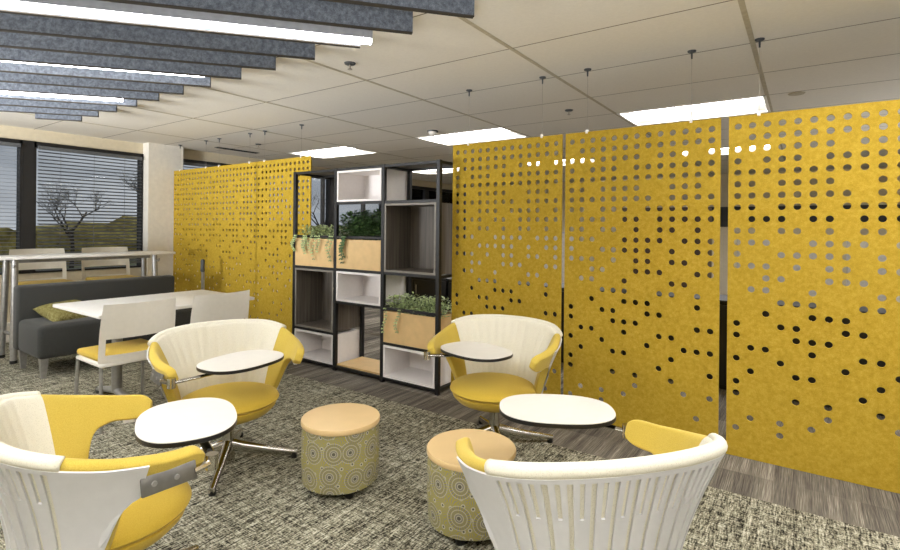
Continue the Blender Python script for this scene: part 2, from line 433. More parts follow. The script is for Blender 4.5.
# felt baffles and linear lights
D2 = Vector((math.cos(R(50)), math.sin(R(50)), 0)); N2 = Vector((-D2.y, D2.x, 0))
def strip(bm, e, L, th, z0, z1):
    a = e-D2*L; c = (a+e)/2
    return box(bm, (0, 0, 0), (L, th, z1-z0), 0, Matrix.Rotation(R(50), 4, 'Z')), (c.x, c.y, (z0+z1)/2)
for k in range(-2, 13):
    e = Vector((-1.225-.3505*k, 1.925-.004*k, 0)); L = min((e.x+5.66)/D2.x, (e.y+2.8)/D2.y)
    b, c = strip(NB(), e, L, .026, 2.30, 2.462)
    o = obj('acoustic_baffle', b, 'baffle'); o.location = c
    obj('cut_edge', bx(NB(), -L/2, L/2, -.0135, .0135, -.086, -.081), 'cutedge', o)['label'] = 'dark cut lower edge'
    o.children[0].rotation_euler.z = R(50)
    lab = ('%s grey felt baffle hung below the ceiling, counted from the lower right end' % ordinal(k).capitalize()) if k >= 0 else 'grey felt baffle on the ceiling past the picture\'s top edge'
    if k == 0: lab = 'nearest grey felt ceiling baffle, its end at the top edge of the picture'
    if k == 12: lab = 'farthest and shortest grey felt ceiling baffle, nearest the windows'
    tag(o, lab, 'baffle', 'felt ceiling baffles')
for (e, lab) in (((-1.846, 1.924), 'longest and nearest linear light glowing between the grey felt baffles'), ((-3.154, 1.76), 'middle linear light between the grey felt baffles'), ((-4.31, 1.76), 'farthest and shortest linear light between the felt baffles')):
    e = Vector((*e, 0)); L = min((e.x+5.3)/D2.x, (e.y+2.6)/D2.y); m_ = e-D2*L/2
    t = thing('linear_light', lab, 'light', (m_.x, m_.y, ZC), R(50), 'linear lights among the baffles')
    obj('housing', bx(NB(), -L/2, L/2, -.024, .024, -.155, -.012), 'alu', t)
    obj('lens', bx(NB(), -L/2+.004, L/2-.004, -.018, .018, -.174, -.155), 'linlens', t)

# sprinklers, vent, detector
def sprinkler(x, y, lab, mat='greyd'):
    t = thing('sprinkler', lab, 'sprinkler', (x, y, ZC), 0)
    obj('escutcheon', lathe(NB(), [(0, 0), (.04, 0), (.034, -.01), (.012, -.014), (0, -.014)], 20), mat, t)
    s = NB(); tube(s, [(0, 0, -.012), (0, 0, -.042)], .006, 8); lathe(s, [(0, -.042), (.016, -.042), (.016, -.046), (0, -.046)], 16)
    obj('deflector', s, 'steel', t)
sprinkler(-2.567, 2.461, 'dark ceiling sprinkler right of the felt baffle ends')
sprinkler(-1.835, 4.581, 'dark ceiling sprinkler above the joint of the first two yellow panels')
sprinkler(-6.147, 4.2, 'small dark ceiling sprinkler above the left gold panels')
t = thing('smoke_detector', 'white round ceiling detector beside the recessed light above the shelf', 'detector', (-3.553, 4.72, ZC))
obj('base', lathe(NB(), [(0, 0), (.065, 0), (.062, -.014), (0, -.014)], 24), 'greyd', t)
obj('dome', lathe(NB(), [(.05, -.014), (.045, -.036), (.028, -.05), (0, -.053)], 24), 'trofw', t, 60)
t = thing('ceiling_vent', 'dark slot vent in the ceiling above the left gold panels', 'vent', (-6.9, 4.37, ZC))
obj('frame', bx(NB(), -.04, .04, -.34, .34, -.006, 0), 'greyd', t)
v_ = NB()
for x in (-.02, .0, .02): bx(v_, x-.004, x+.004, -.32, .32, -.012, -.006)
obj('blades', v_, 'black', t)
t = thing('speaker_cover', 'flat round beige speaker cover on the ceiling above the right yellow panel', 'speaker', (-.06, 5.02, ZC))
obj('disc', lathe(NB(), [(0, 0), (.06, 0), (.055, -.008), (0, -.008)], 24), 'grid', t)

# ------------------------------------------------------------------ perforated panels
PAT = {1: '1111111111111', 2: '0111111111111', 3: '1111111011101', 4: '1011101111111', 5: '1111111111111', 6: '1101111001110', 7: '1111111101111', 8: '1101110111101',
       9: '0111011011111', 10: '1101101011010', 11: '1110011110111', 12: '1001111101011', 13: '1110101101101'.replace('1110101101101', '1110101101101'), 14: '0011001110011', 15: '0110010001100', 16: '0001110011010',
       17: '0010011100010', 18: '1001100110000', 19: '1000111000011', 20: '0110010011000', 21: '1001000100111', 22: '0100110001000', 23: '1000000010001', 24: '1000101001000',
       25: '0000001000101', 26: '0101010000000', 27: '1001000000010'}
PAT[13] = '1110101101101'; PAT[13] = '1110101101100'[:13]
PAT[13] = ''.join('1' if c in (1, 2, 3, 5, 7, 8, 10, 11, 13) else '0' for c in range(1, 14))
PAT[10] = ''.join('1' if c in (1, 2, 4, 5, 7, 9, 10, 12) else '0' for c in range(1, 14))
PAT[11] = ''.join('1' if c in (1, 2, 3, 6, 7, 8, 9, 11, 12, 13) else '0' for c in range(1, 14))
PAT[12] = ''.join('1' if c in (1, 4, 5, 6, 7, 8, 10, 12, 13) else '0' for c in range(1, 14))
PAT[14] = ''.join('1' if c in (3, 4, 7, 8, 9, 12, 13) else '0' for c in range(1, 14))
PW, PZ0, PZ1 = .985, .002, 2.035
def panel_mesh():
    bm = NB(); px, pz = .0739, .0692; n = 16; r = .0185; th = .0125
    xs0 = PW/2-6.5*px; rows = 27; zt = 1.972+pz/2
    def V(x, z, y): return bm.verts.new((x, y, z))
    for side, y in ((0, -th/2), (1, th/2)):
        def F(vs):
            bm.faces.new(vs if side == 0 else vs[::-1])
        for rr in range(rows):
            for c in range(13):
                x0 = xs0+c*px; x1 = x0+px; z1 = zt-rr*pz; z0 = z1-pz
                if PAT[rr+1][c] != '1':
                    F([V(x0, z0, y), V(x1, z0, y), V(x1, z1, y), V(x0, z1, y)]); continue
                cx, cz = (x0+x1)/2, (z0+z1)/2
                inn = []; out = []
                for k in range(n):
                    a = 2*PI*(k+.5)/n; ca, sa = math.cos(a), math.sin(a)
                    inn.append(V(cx+r*ca, cz+r*sa, y)); m = max(abs(ca)/(px/2), abs(sa)/(pz/2)); out.append(V(cx+ca/m, cz+sa/m, y))
                for k in range(n):
                    q = (k+1) % n; a0 = 2*PI*(k+.5)/n; a1 = 2*PI*(k+1.5)/n
                    o0, o1 = out[k].co, out[q].co
                    if abs(o0.x-o1.x) > 1e-5 and abs(o0.z-o1.z) > 1e-5:   # the corner of the cell
                        cxn = V(x1 if math.cos((a0+a1)/2) > 0 else x0, z1 if math.sin((a0+a1)/2) > 0 else z0, y)
                        F([inn[k], out[k], cxn, out[q], inn[q]])
                    else: F([inn[k], out[k], out[q], inn[q]])
                if side == 0:
                    for k in range(n):
                        a0 = 2*PI*(k+.5)/n; a1 = 2*PI*(k+1.5)/n
                        bm.faces.new([V(cx+r*math.cos(a0), cz+r*math.sin(a0), -th/2), V(cx+r*math.cos(a1), cz+r*math.sin(a1), -th/2), V(cx+r*math.cos(a1), cz+r*math.sin(a1), th/2), V(cx+r*math.cos(a0), cz+r*math.sin(a0), th/2)])
        xe, zb = xs0+13*px, zt-rows*pz
        for (a, b, c, d) in ((0, xs0, PZ0, PZ1), (xe, PW, PZ0, PZ1), (xs0, xe, zt, PZ1), (xs0, xe, PZ0, zb)):
            F([V(a, c, y), V(b, c, y), V(b, d, y), V(a, d, y)])
    h = th/2
    for q in (((0, -h, PZ0), (0, -h, PZ1), (0, h, PZ1), (0, h, PZ0)), ((PW, -h, PZ0), (PW, h, PZ0), (PW, h, PZ1), (PW, -h, PZ1)), ((0, -h, PZ1), (PW, -h, PZ1), (PW, h, PZ1), (0, h, PZ1)), ((0, -h, PZ0), (0, h, PZ0), (PW, h, PZ0), (PW, -h, PZ0))):
        bm.faces.new([bm.verts.new(v) for v in q])
    bmesh.ops.remove_doubles(bm, verts=bm.verts[:], dist=1e-5)
    return bm
def make_panel(x, y, label):
    t = thing('perforated_panel', label, 'panel', (x, y, 0), 0, 'hanging perforated felt panels')
    obj('felt_sheet', panel_mesh(), 'felt', t)
    for cx in (.155, .82):
        c = obj('cable', tube(NB(), [(cx, 0, PZ1-.03), (cx, 0, ZC)], .0011, 6), 'steel', t)
        mm = NB(); lathe(mm, [(0, ZC), (.026, ZC), (.024, ZC-.008), (.006, ZC-.012), (.005, ZC-.05), (0, ZC-.05)], 14, c=(cx, 0))
        obj('cable_mount', mm, 'greyd', t)
        obj('clip', bx(NB(), cx-.008, cx+.008, -.011, .011, PZ1-.012, PZ1+.014), 'trofw', t)
    return t
YP = 3.482
p0 = make_panel(-2.402, YP, 'yellow perforated felt panel directly right of the black shelf')
plab = [(-1.416, YP, 'middle yellow perforated felt panel of the three right of the shelf'), (-.378, YP, 'rightmost yellow perforated felt panel, cut by the right edge of the picture'),
        (-7.32, 3.66, 'leftmost gold perforated felt panel beside the column'), (-6.345, 3.66, 'gold perforated felt panel second from the column'), (-5.385, 3.66, 'gold perforated felt panel ending against the left side of the black shelf')]
for x, y, l in plab:
    q = dup(p0, (x, y, 0), 0, l)
    if x == -1.416: q.scale.x = 1.01
    if x < -5:                                            # the left row hangs a little higher
        q.location.z = .085
        for c in q.children:
            if c.name.startswith('cable'): c.location.z = -.085

p0.scale.x = .975
# ------------------------------------------------------------------ shelf unit
SX0, SX1, SY0, SY1 = -4.215, -2.42, 3.295, 3.68
PX = [SX0, SX0+.598, SX0+1.197, SX1]; PZr = [.035, .34, .645, .95, 1.255, 1.57, 1.885]; PT = .034
shelf = thing('shelving_unit', 'black metal frame shelf with three columns of boxes and planters between the yellow panels', 'shelf', ((SX0+SX1)/2, (SY0+SY1)/2, 0))
OX, OY = (SX0+SX1)/2, (SY0+SY1)/2
for x in PX:
    for y in (SY0+PT/2, SY1-PT/2):
        obj('post', bx(NB(), x-OX-PT/2, x-OX+PT/2, y-OY-PT/2, y-OY+PT/2, 0, 1.90, .002), 'black', shelf)
def rail(c, z, both=True):
    a, b = PX[c]+PT/2, PX[c+1]-PT/2
    for y in ((SY0+PT/2, SY1-PT/2) if both else (SY0+PT/2,)):
        obj('rail', bx(NB(), a-OX, b-OX, y-OY-.011, y-OY+.011, z-.012, z+.012, .002), 'black', shelf)
present = {0: [0, 1, 3, 4, 6], 1: [0, 2, 3, 4, 5, 6], 2: [0, 1, 2, 3, 5, 6]}
for c in range(3):
    for r in present[c]: rail(c, PZr[r], r in (0, 6, 3))
for x in PX:
    for z in (PZr[0], PZr[6], PZr[3]):
        obj('side_rail', bx(NB(), x-OX-.011, x-OX+.011, SY0+PT-OY, SY1-PT-OY, z-.012, z+.012, .002), 'black', shelf)
obj('top_board', bx(NB(), SX0+PT/2-OX, SX1-PT/2-OX, SY0+PT-OY, SY1-PT-OY, 1.892, 1.9), 'woodb', shelf)
for c in (1,):
    obj('base_board', bx(NB(), PX[c]+PT/2-OX, PX[c+1]-PT/2-OX, SY0+.026-OY, SY1-.03-OY, .047, .063), 'tan', shelf)
def cubby(c, r0, r1, mat, label, name='cubby_box', edge=None, back=1.0):
    a, b = PX[c]+PT/2+.004, PX[c+1]-PT/2-.004; z0, z1 = PZr[r0]+.014, PZr[r1]-.014; y0, y1 = SY0+.002, SY1-.03; th = .016
    t = thing(name, label, 'box', ((a+b)/2, (y0+y1)/2, z0), 0, 'open boxes set into the black shelf'); hx, hy, h = (b-a)/2, (y1-y0)/2, z1-z0
    s = NB(); bx(s, -hx, -hx+th, -hy+.006, hy, 0, h); bx(s, hx-th, hx, -hy+.006, hy, 0, h); bx(s, -hx+th, hx-th, -hy+.006, hy, h-th, h); bx(s, -hx+th, hx-th, -hy+.006, hy, 0, th)
    obj('carcass', s, mat, t)
    obj('back_panel', bx(NB(), -hx+th, -hx+th+(2*hx-2*th)*back, hy-.012, hy, th, h-th), mat, t)
    e = NB(); q = th+.002
    bx(e, -hx, -hx+q, -hy, -hy+.006, 0, h); bx(e, hx-q, hx, -hy, -hy+.006, 0, h); bx(e, -hx+q, hx-q, -hy, -hy+.006, h-q, h); bx(e, -hx+q, hx-q, -hy, -hy+.006, 0, q)
    obj('front_edge', e, edge or mat, t)
cubby(0, 0, 1, 'boxw', 'white open box at the bottom left of the black shelf')
cubby(0, 1, 3, 'woodb', 'grey brown woodgrain box in the left shelf column above the white box', edge='woodf', back=.74)
cubby(1, 5, 6, 'boxw', 'white open box at the top of the middle shelf column')
cubby(1, 2, 3, 'boxw', 'white open box in the middle shelf column below the planter')
cubby(2, 3, 5, 'woodb', 'large grey brown woodgrain box in the right shelf column', edge='woodf')
cubby(2, 0, 1, 'boxw', 'white open box at the bottom right of the black shelf')
def planter(c, r, label):
    a, b = PX[c]+PT/2+.004, PX[c+1]-PT/2-.004; z0 = PZr[r]+.014; h = .27; y0, y1 = SY0+.002, SY1-.03; th = .014
    t = thing('planter_box', label, 'planter', ((a+b)/2, (y0+y1)/2, z0), 0, 'tan planters in the shelf'); hx, hy = (b-a)/2, (y1-y0)/2
    s = NB(); bx(s, -hx, hx, -hy, -hy+th, 0, h); bx(s, -hx, hx, hy-th, hy, 0, h); bx(s, -hx, -hx+th, -hy+th, hy-th, 0, h); bx(s, hx-th, hx, -hy+th, hy-th, 0, h); bx(s, -hx+th, hx-th, -hy+th, hy-th, 0, th)
    obj('trough', s, 'tan', t)
    obj('soil', bx(NB(), -hx+th, hx-th, -hy+th, hy-th, h-.06, h-.03), 'soil', t)
    return (a, b, y0, y1, z0+h-.03)
def leaf(bm, p, d, n, L, W):
    d = d.normalized(); s = d.cross(n).normalized(); n2 = s.cross(d)
    pts = [p, p+d*L*.35+s*W*.5+n2*L*.04, p+d*L*.75+s*W*.38, p+d*L, p+d*L*.75-s*W*.38, p+d*L*.35-s*W*.5+n2*L*.04]
    mid = p+d*L*.5-n2*L*.06
    v = [bm.verts.new(q) for q in pts]; m = bm.verts.new(mid)
    for k in range(6): bm.faces.new((v[k], v[(k+1) % 6], m))
def plant(x, y, z, rx, ry, h, n, L, mat, label, name, trail=0):
    t = thing(name, label, 'plant', (x, y, z), 0, 'plants in the shelf planters'); lf = NB(); st = NB()
    for k in range(n):
        u = random.uniform(-1, 1)*rx; v = random.uniform(-1, 1)*ry; zz = h*random.uniform(.12, 1)*(1-.35*(u/rx)**2)
        p = Vector((u, v, zz)); a = random.uniform(0, 2*PI)
        leaf(lf, p, Vector((math.cos(a), math.sin(a)-.35, random.uniform(-.4, .7))), Vector((random.uniform(-.5, .5), random.uniform(-.8, .2), 1)), L*random.uniform(.6, 1.1), L*.62)
    for k in range(max(5, n//40)):
        u, v = random.uniform(-.8, .8)*rx, random.uniform(-.8, .8)*ry
        tube(st, [(u*.6, v*.6, .0), (u*.8, v*.8, h*.4), (u, v, h*.8)], .002, 4)
    for k in range(trail):
        u = random.uniform(-.9, .9)*rx; yf = SY0-.006-y; dl = random.uniform(.06, .2); pts = []
        for q in range(8):
            f_ = q/7; pts.append(Vector((u+.02*math.sin(f_*5+k), (1-f_)*0+yf-.012-.012*math.sin(f_*3), .06-f_*(dl+.04))))
        tube(st, [Vector((u, yf*.3, .02)), Vector((u, yf*.8, .065))]+pts, .0015, 4)
        for q in pts:
            for s_ in (-1, 1): leaf(lf, q, Vector((s_*1, -.4, -.5)), Vector((0, -1, .4)), L*.8, L*.55)
    obj('stems', st, 'leafd', t); obj('foliage', lf, mat, t)
a, b, y0, y1, zp = planter(0, 3, 'tan planter box in the left shelf column holding trailing plants')
for k in range(3): plant(a+(k+.5)*(b-a)/3, (y0+y1)/2-.02, zp, .12, .13, .16, 380, .030, 'leaf', ('left', 'middle', 'right')[k]+' pale trailing plant in the left column planter', 'trailing_plant', 3 if k else 4)
a, b, y0, y1, zp = planter(1, 3, 'tan planter box in the middle shelf column holding dense dark plants')
for k in range(3): plant(a+(k+.5)*(b-a)/3, (y0+y1)/2-.01, zp, .125, .14, .30, 1300, .036, 'leafd', ('left', 'middle', 'right')[k]+' dense dark green plant in the middle column planter', 'bushy_plant', 3 if k == 0 else 0)
a, b, y0, y1, zp = planter(2, 1, 'tan planter box low in the right shelf column holding pale green plants')
for k in range(3): plant(a+(k+.5)*(b-a)/3, (y0+y1)/2-.02, zp, .12, .14, .17, 620, .028, 'leaf', ('left', 'middle', 'right')[k]+' pale green small leaved plant in the low right planter', 'leafy_plant', 2 if k == 0 else 0)

# ------------------------------------------------------------------ lounge chairs
TOP = [(0, -.30, .752), (.14, -.288, .750), (.280, -.238, .740), (.356, -.150, .716), (.380, -.05, .688), (.382, .03, .668), (.374, .10, .654), (.358, .17, .645), (.334, .24, .640)]
BOT = [(0, -.205, .33), (.10, -.195, .33), (.18, -.155, .33), (.235, -.095, .33), (.268, -.022, .345), (.322, .022, .515), (.338, .09, .554), (.326, .16, .552), (.306, .235, .556)]
def SURF(s, t, off=0.0):
    sg = 1 if s >= 0 else -1; q = abs(s)
    def pt(q, t):
        T = catmull(TOP, q); B = catmull(BOT, q)
        r = 1 if q < 7.35 else math.sqrt(max(0, 1-((q-7.35)/.68)**2)); tt = .5+(t-.5)*max(r, .35)
        k = tt**1.45 if q < 4 else tt**(1.45-.35*min(1, (q-4)/2))
        return np.array([B[0]+(T[0]-B[0])*k, B[1]+(T[1]-B[1])*k, B[2]+(T[2]-B[2])*tt])
    p = pt(q, t)
    rib = .0013*math.cos(2*PI*q/.42)*min(1, max(0, (2.6-q)/.4))*min(1, t*4) if not off else 0
    if off or rib:
        off = off or rib; e = .02; du = pt(min(q+e, 8), t)-pt(max(q-e, 0), t); dv = pt(q, min(t+e, 1))-pt(q, max(t-e, 0))
        n = np.cross(du, dv); n /= (np.linalg.norm(n)+1e-9)       # outward for the right half
        p = p+n*off
    return Vector((sg*p[0], p[1], p[2]))
def shell_parts():
    """padded shell, then split in the knit middle and the two arms"""
    ns, nt = 72, 9; SEAM = 3.12
    half = list(np.linspace(0, SEAM, 61))+list(np.linspace(SEAM, 8, 23)[1:]); ss = [-v for v in half[::-1][:-1]]+half
    bm = NB(); V = [[bm.verts.new(SURF(s, t)) for t in np.linspace(0, 1, nt)] for s in ss]
    for i in range(len(ss)-1):
        mid = (ss[i]+ss[i+1])/2; mi = 0 if abs(mid) < SEAM else (1 if mid > 0 else 2)
        for j in range(nt-1):
            f = bm.faces.new((V[i][j], V[i+1][j], V[i+1][j+1], V[i][j+1])); f.material_index = mi
    me = bpy.data.meshes.new('t'); bm.to_mesh(me); bm.free(); o = bpy.data.objects.new('t', me); COL.objects.link(o)
    for m_ in ('knit', 'yellow', 'yellow'): me.materials.append(M[m_])
    so = o.modifiers.new('s', 'SOLIDIFY'); so.thickness = .044; so.offset = 0; so.use_even_offset = True
    sb = o.modifiers.new('b', 'SUBSURF'); sb.levels = 2; sb.render_levels = 2
    dg = bpy.context.evaluated_depsgraph_get(); ev = bpy.data.meshes.new_from_object(o.evaluated_get(dg), depsgraph=dg)
    bpy.data.objects.remove(o); out = []
    for mi in range(3):
        b2 = NB(); b2.from_mesh(ev); bmesh.ops.delete(b2, geom=[f for f in b2.faces if f.material_index != mi], context='FACES')
        for f in b2.faces: f.material_index = 0
        m2 = bpy.data.meshes.new('shell'); b2.to_mesh(m2); b2.free(); m2.materials.clear(); out.append(m2)
    return out
SHELL = shell_parts()
def back_shell_bm():
    """outer plastic back with its vertical slots"""
    bm = NB(); P, W1, W2 = .050, .0125, .0105; off = .029
    # arc length along mid height
    ss = np.linspace(0, 5.5, 400); pts = [SURF(s, .6) for s in ss]; arc = [0]
    for a_, b_ in zip(pts, pts[1:]): arc.append(arc[-1]+(b_-a_).length)
    L = arc[-1]; s_at = lambda a_: (1 if a_ >= 0 else -1)*float(np.interp(abs(a_), arc, ss))
    cuts = [(-L, None)]; lim = .40
    edges = []; k = 0; a_ = -7.5*P
    items = []
    for k in range(14):
        c = (k-6.5)*P; items.append((c, W1, 'long'))
        if k < 13: items.append((c+P/2, W2, 'short'))
    xs = [(-L, 'solid')]
    cols = []; cur = -L
    def solid(a0, a1, n):
        for q in range(n): cols.append((a0+(a1-a0)*q/n, a0+(a1-a0)*(q+1)/n, 'solid'))
    for c, w_, kd in items:
        solid(cur, c-w_/2, 12 if cur == -L else 1); cols.append((c-w_/2, c+w_/2, kd)); cur = c+w_/2
    solid(cur, L, 12)
    ts = [0.02, .10, .2, .3, .4, .5, .58, .66, .74, .82, .88, .93, .965]
    cache = {}
    def V(a_, j):
        key = (round(a_, 5), j)
        if key not in cache: cache[key] = bm.verts.new(SURF(s_at(a_), ts[j], off))
        return cache[key]
    for a0, a1, kd in cols:
        for j in range(len(ts)-1):
            tm = (ts[j]+ts[j+1])/2
            if kd == 'long' and .10 < tm < .93: continue
            if kd == 'short' and .66 < tm < .93: continue
            bm.faces.new((V(a0, j), V(a1, j), V(a1, j+1), V(a0, j+1)))
    bmesh.ops.recalc_face_normals(bm, faces=bm.faces[:])
    t = bmesh.ops.solidify(bm, geom=bm.faces[:], thickness=.006)
    return bm
ss_ = np.linspace(-3.16, 3.16, 49)
def rail_bm():
    bm = NB(); pts = []
    rad = []
    for s in ss_:
        p = SURF(s, .975, .010); pts.append(p+Vector((0, 0, .004))); rad.append(.021)
    rad[0] = rad[-1] = .021
    return tube(bm, pts, rad, 14, True, (1.0, 1.0))
TABOUT = []
for k in range(72):
    a = 2*PI*k/72; c, s = math.cos(a), math.sin(a); TABOUT.append((.23*math.copysign(abs(c)**.8, c), .17*math.copysign(abs(s)**.8, s)))
ME = {}
def cached(key, fn, mat, smooth=None):
    if key not in ME:
        bm = fn(); me = bpy.data.meshes.new(key); bm.normal_update(); bm.to_mesh(me); bm.free(); me.materials.append(M[mat])
        if smooth is not None:
            me.polygons.foreach_set('use_smooth', [True]*len(me.polygons))
            if smooth < 180: me.set_sharp_from_angle(angle=R(smooth))
        ME[key] = me
    return ME[key]
for me, mt in zip(SHELL, ('knit', 'yellow', 'yellow')):
    me.materials.append(M[mt]); me.polygons.foreach_set('use_smooth', [True]*len(me.polygons))
def seat_bm():
    prof = [(0, .425)]+[(.262*math.sin(a), .372+.053*math.cos(a)**.9) for a in np.linspace(.12, PI/2-.06, 14)]+[(.266, .368), (.262, .360)]+[(.25, .352), (.0, .345)]
    return lathe(NB(), prof, 56, 1.0, .97, (0, .03))
def pan_bm():
    return lathe(NB(), [(0, .352), (.245, .352), (.252, .345), (.245, .325), (.215, .295), (.16, .272), (.08, .262), (0, .262)], 56, 1, .97, (0, .03))
def leg_bm(sub=0):
    bm = NB(); pts = []; rad = []
    for k in range(9):
        f_ = k/8; pts.append((.02+.36*f_, 0, .105-.078*f_**.8)); rad.append(.044-.020*f_)
    tube(bm, pts, rad, 12, True, (.62, .8)); return bm
def glide_bm(): return lathe(NB(), [(0, .03), (.018, .03), (.019, .004), (.016, 0), (0, 0)], 16, c=(.362, 0))
def lounge(label, x, y, face, tab, legrot):
    """face: world angle of the sitter's gaze; tab: (x, y, angle) of the tablet in the room"""
    rz = face-PI/2
    t = thing('lounge_chair', label, 'chair', (x, y, 0), rz, 'lounge chairs with tablets')
    def ch(name, me, par=t): o = bpy.data.objects.new(name, me); COL.objects.link(o); o.parent = par; return o
    b = ch('backrest', SHELL[0]); b['label'] = 'ivory knit backrest'
    for m_ in SHELL[1:]:
        a = ch('armrest', m_); a['label'] = 'yellow upholstered armrest'
    ch('back_shell', cached('back_shell', back_shell_bm, 'plastic', 40))['label'] = 'white slotted plastic back shell'
    ch('top_rail', cached('top_rail', rail_bm, 'knit', 180))['label'] = 'rolled ivory knit top rail'
    ch('seat_cushion', cached('seat', seat_bm, 'yellow_seat', 50)); ch('seat_pan', cached('pan', pan_bm, 'yellow_seat', 50))
    ch('column', cached('column', lambda: lathe(NB(), [(0, .02), (.036, .02), (.038, .09), (.033, .12), (.030, .27), (0, .27)], 24), 'chrome', 50))
    for k in range(4):
        l = ch('base_leg', cached('leg', leg_bm, 'chrome', 60)); l.rotation_euler = (0, 0, R(legrot+90*k))
        ch('glide', cached('glide', glide_bm, 'edge', 40), l)
    # tablet arm on the sitter's right
    Rm = Matrix.Rotation(-rz, 4, 'Z'); lp = Rm @ Vector((tab[0]-x, tab[1]-y, 0)); la = tab[2]-rz
    tb = ch('tablet', cached('tablet', lambda: slab(NB(), TABOUT, .0105, .013), 'white')); tb.location = (lp.x, lp.y, .607); tb.rotation_euler = (0, 0, la)
    tb['label'] = 'white tablet top'
    ch('edge_band', cached('tabedge', lambda: slab(NB(), [(a*1.006, b_*1.006) for a, b_ in TABOUT], -.006, .0105, .002), 'edge'), tb)
    br = NB(); q0, q1 = SURF(5.35, .50, .040), SURF(7.4, .42, .040)
    d = (q1-q0); m_ = (q0+q1)/2; ang = math.atan2(d.y, d.x)
    box(br, (m_.x, m_.y, m_.z), (d.length, .010, .056), .003, Matrix.Rotation(ang, 4, 'Z') @ Matrix.Rotation(R(-14), 4, 'X'))
    bk = obj('tablet_bracket', br, 'bracket', t, 40)
    for f_ in (.22, .62):
        bl = NB(); p = q0+d*f_; nrm = Vector((d.y, -d.x, 0)).normalized(); tube(bl, [p+nrm*.003, p+nrm*.009], .008, 10)
        obj('bolt', bl, 'silver', bk, 40)
    hp = Vector((.335, .262, 0))
    hg = NB(); tube(hg, [(hp.x, hp.y, .553), (hp.x, hp.y, .602)], .02, 18); tube(hg, [q1+Vector((0, -.01, 0)), Vector((hp.x, hp.y, .577))], .013, 8)
    obj('hinge', hg, 'chrome', t, 40)
    ar = NB(); cpt = Vector((lp.x, lp.y, .592)); mid = (Vector((hp.x, hp.y, .578))+cpt)/2+Vector((0, .03, -.004))
    P = [Vector((hp.x, hp.y, .578)), mid, cpt]; pts = []
    for k in range(11):
        u = k/10; pts.append(P[0]*(1-u)**2+P[1]*2*u*(1-u)+P[2]*u*u)
    tube(ar, pts, .016, 10, True, (1, .5)); tube(ar, [cpt+Vector((0, 0, -.004)), cpt+Vector((0, 0, .010))], .045, 20)
    obj('tablet_arm', ar, 'chrome', t, 40)
    cp = NB(); q0, q1 = SURF(-7.3, .05), SURF(-6.5, .03); m_ = (q0+q1)/2; d = q1-q0
    box(cp, (m_.x, m_.y, m_.z-.007), (.022, d.length*.7, .016), .004, Matrix.Rotation(math.atan2(d.x, -d.y)*1.0, 4, 'Z'))
    obj('arm_cap', cp, 'plastic', t, 40)
    return t
lounge('yellow and ivory lounge chair at back left, in front of the table chairs', -2.69, 1.66, R(-17), (-2.516, 1.631, R(97.7)), 64)
lounge('yellow and ivory lounge chair between the shelf and the first yellow panel', -1.57, 2.75, R(-82.7), (-1.614, 2.597, R(166.8)), 37)
lounge('lounge chair in the bottom left corner of the picture, seen from its side', -1.972, .738, R(78), (-1.918, 1.016, R(154.5)), 20)
lounge('lounge chair in the right foreground seen from behind, its slotted white back facing us', -.565, 1.565, R(140), (-.825, 1.952, R(30)), 10)

# ------------------------------------------------------------------ poufs
def pouf(x, y, label, rz):
    t = thing('pouf', label, 'pouf', (x, y, 0), rz, 'drum poufs'); r = .2
    obj('body', lathe(NB(), [(0, .04), (r*.93, .04), (r*.965, .045), (r*.995, .12), (r, .19), (r*.995, .27), (r*.985, .332), (0, .332)], 64), 'medal', t, 40)['label'] = 'body in medallion patterned fabric'
    obj('lid', lathe(NB(), [(0, .332), (r*1.0, .332), (r*1.015, .337), (r*1.015, .352), (r*1.0, .358), (0, .36)], 64), 'tanv', t, 40)['label'] = 'smooth tan top'
    for k in range(4):
        a = R(45+90*k); obj('foot', lathe(NB(), [(0, 0), (.02, 0), (.024, .04), (0, .04)], 14, c=(r*.72*math.cos(a), r*.72*math.sin(a))), 'edge', t)
pouf(-1.985, 1.862, 'patterned drum pouf with bare tan top, in the middle of the carpet', R(200))
pouf(-1.235, 1.955, 'patterned drum pouf partly hidden behind the arm of the right foreground chair', R(60))

# ------------------------------------------------------------------ sofa, table, chairs
t = thing('sofa', 'long armless charcoal sofa facing the white table', 'sofa', (-5.76, 2.28, 0))
obj('backrest', box(NB(), (-.26, 0, .475), (.13, 1.44, .60), .03, None, 3), 'sofa', t, 60)
obj('seat', box(NB(), (.06, 0, .315), (.56, 1.42, .30), .045, None, 4), 'sofa', t, 60)
for sx in (-.24, .29):
    for sy in (-.66, .66):
        l = NB(); b_ = [(-.03, -.03), (.03, -.03), (.03, .03), (-.03, .03)]
        v0 = [l.verts.new((sx+p*.6, sy+q*.6, 0)) for p, q in b_]; v1 = [l.verts.new((sx+p, sy+q, .17)) for p, q in b_]
        l.faces.new(v0[::-1]); l.faces.new(v1)
        for k in range(4): l.faces.new((v0[k], v0[(k+1) % 4], v1[(k+1) % 4], v1[k]))
        obj('leg', l, 'silver', t)
bm = NB(); n = 18
for sgn in (1, -1):
    V = [[None]*(n+1) for _ in range(n+1)]
    for i in range(n+1):
        for j in range(n+1):
            u, v = -1+2*i/n, -1+2*j/n; hgt = ((1-u**4)*(1-v**4))**.55*.065
            pin = 1-.06*(1-abs(u*v)); V[i][j] = bm.verts.new((u*.2*pin, v*.2*pin, sgn*hgt))
    for i in range(n):
        for j in range(n):
            q = (V[i][j], V[i+1][j], V[i+1][j+1], V[i][j+1]); bm.faces.new(q if sgn > 0 else q[::-1])
bmesh.ops.remove_doubles(bm, verts=bm.verts[:], dist=1e-4)
o = obj('throw_pillow', bm, 'olive', None, 180); o.location = (-5.79, 1.90, .515); o.rotation_euler = (R(4), R(14), R(8))
tag(o, 'olive patterned throw pillow on the left end of the charcoal sofa', 'pillow')

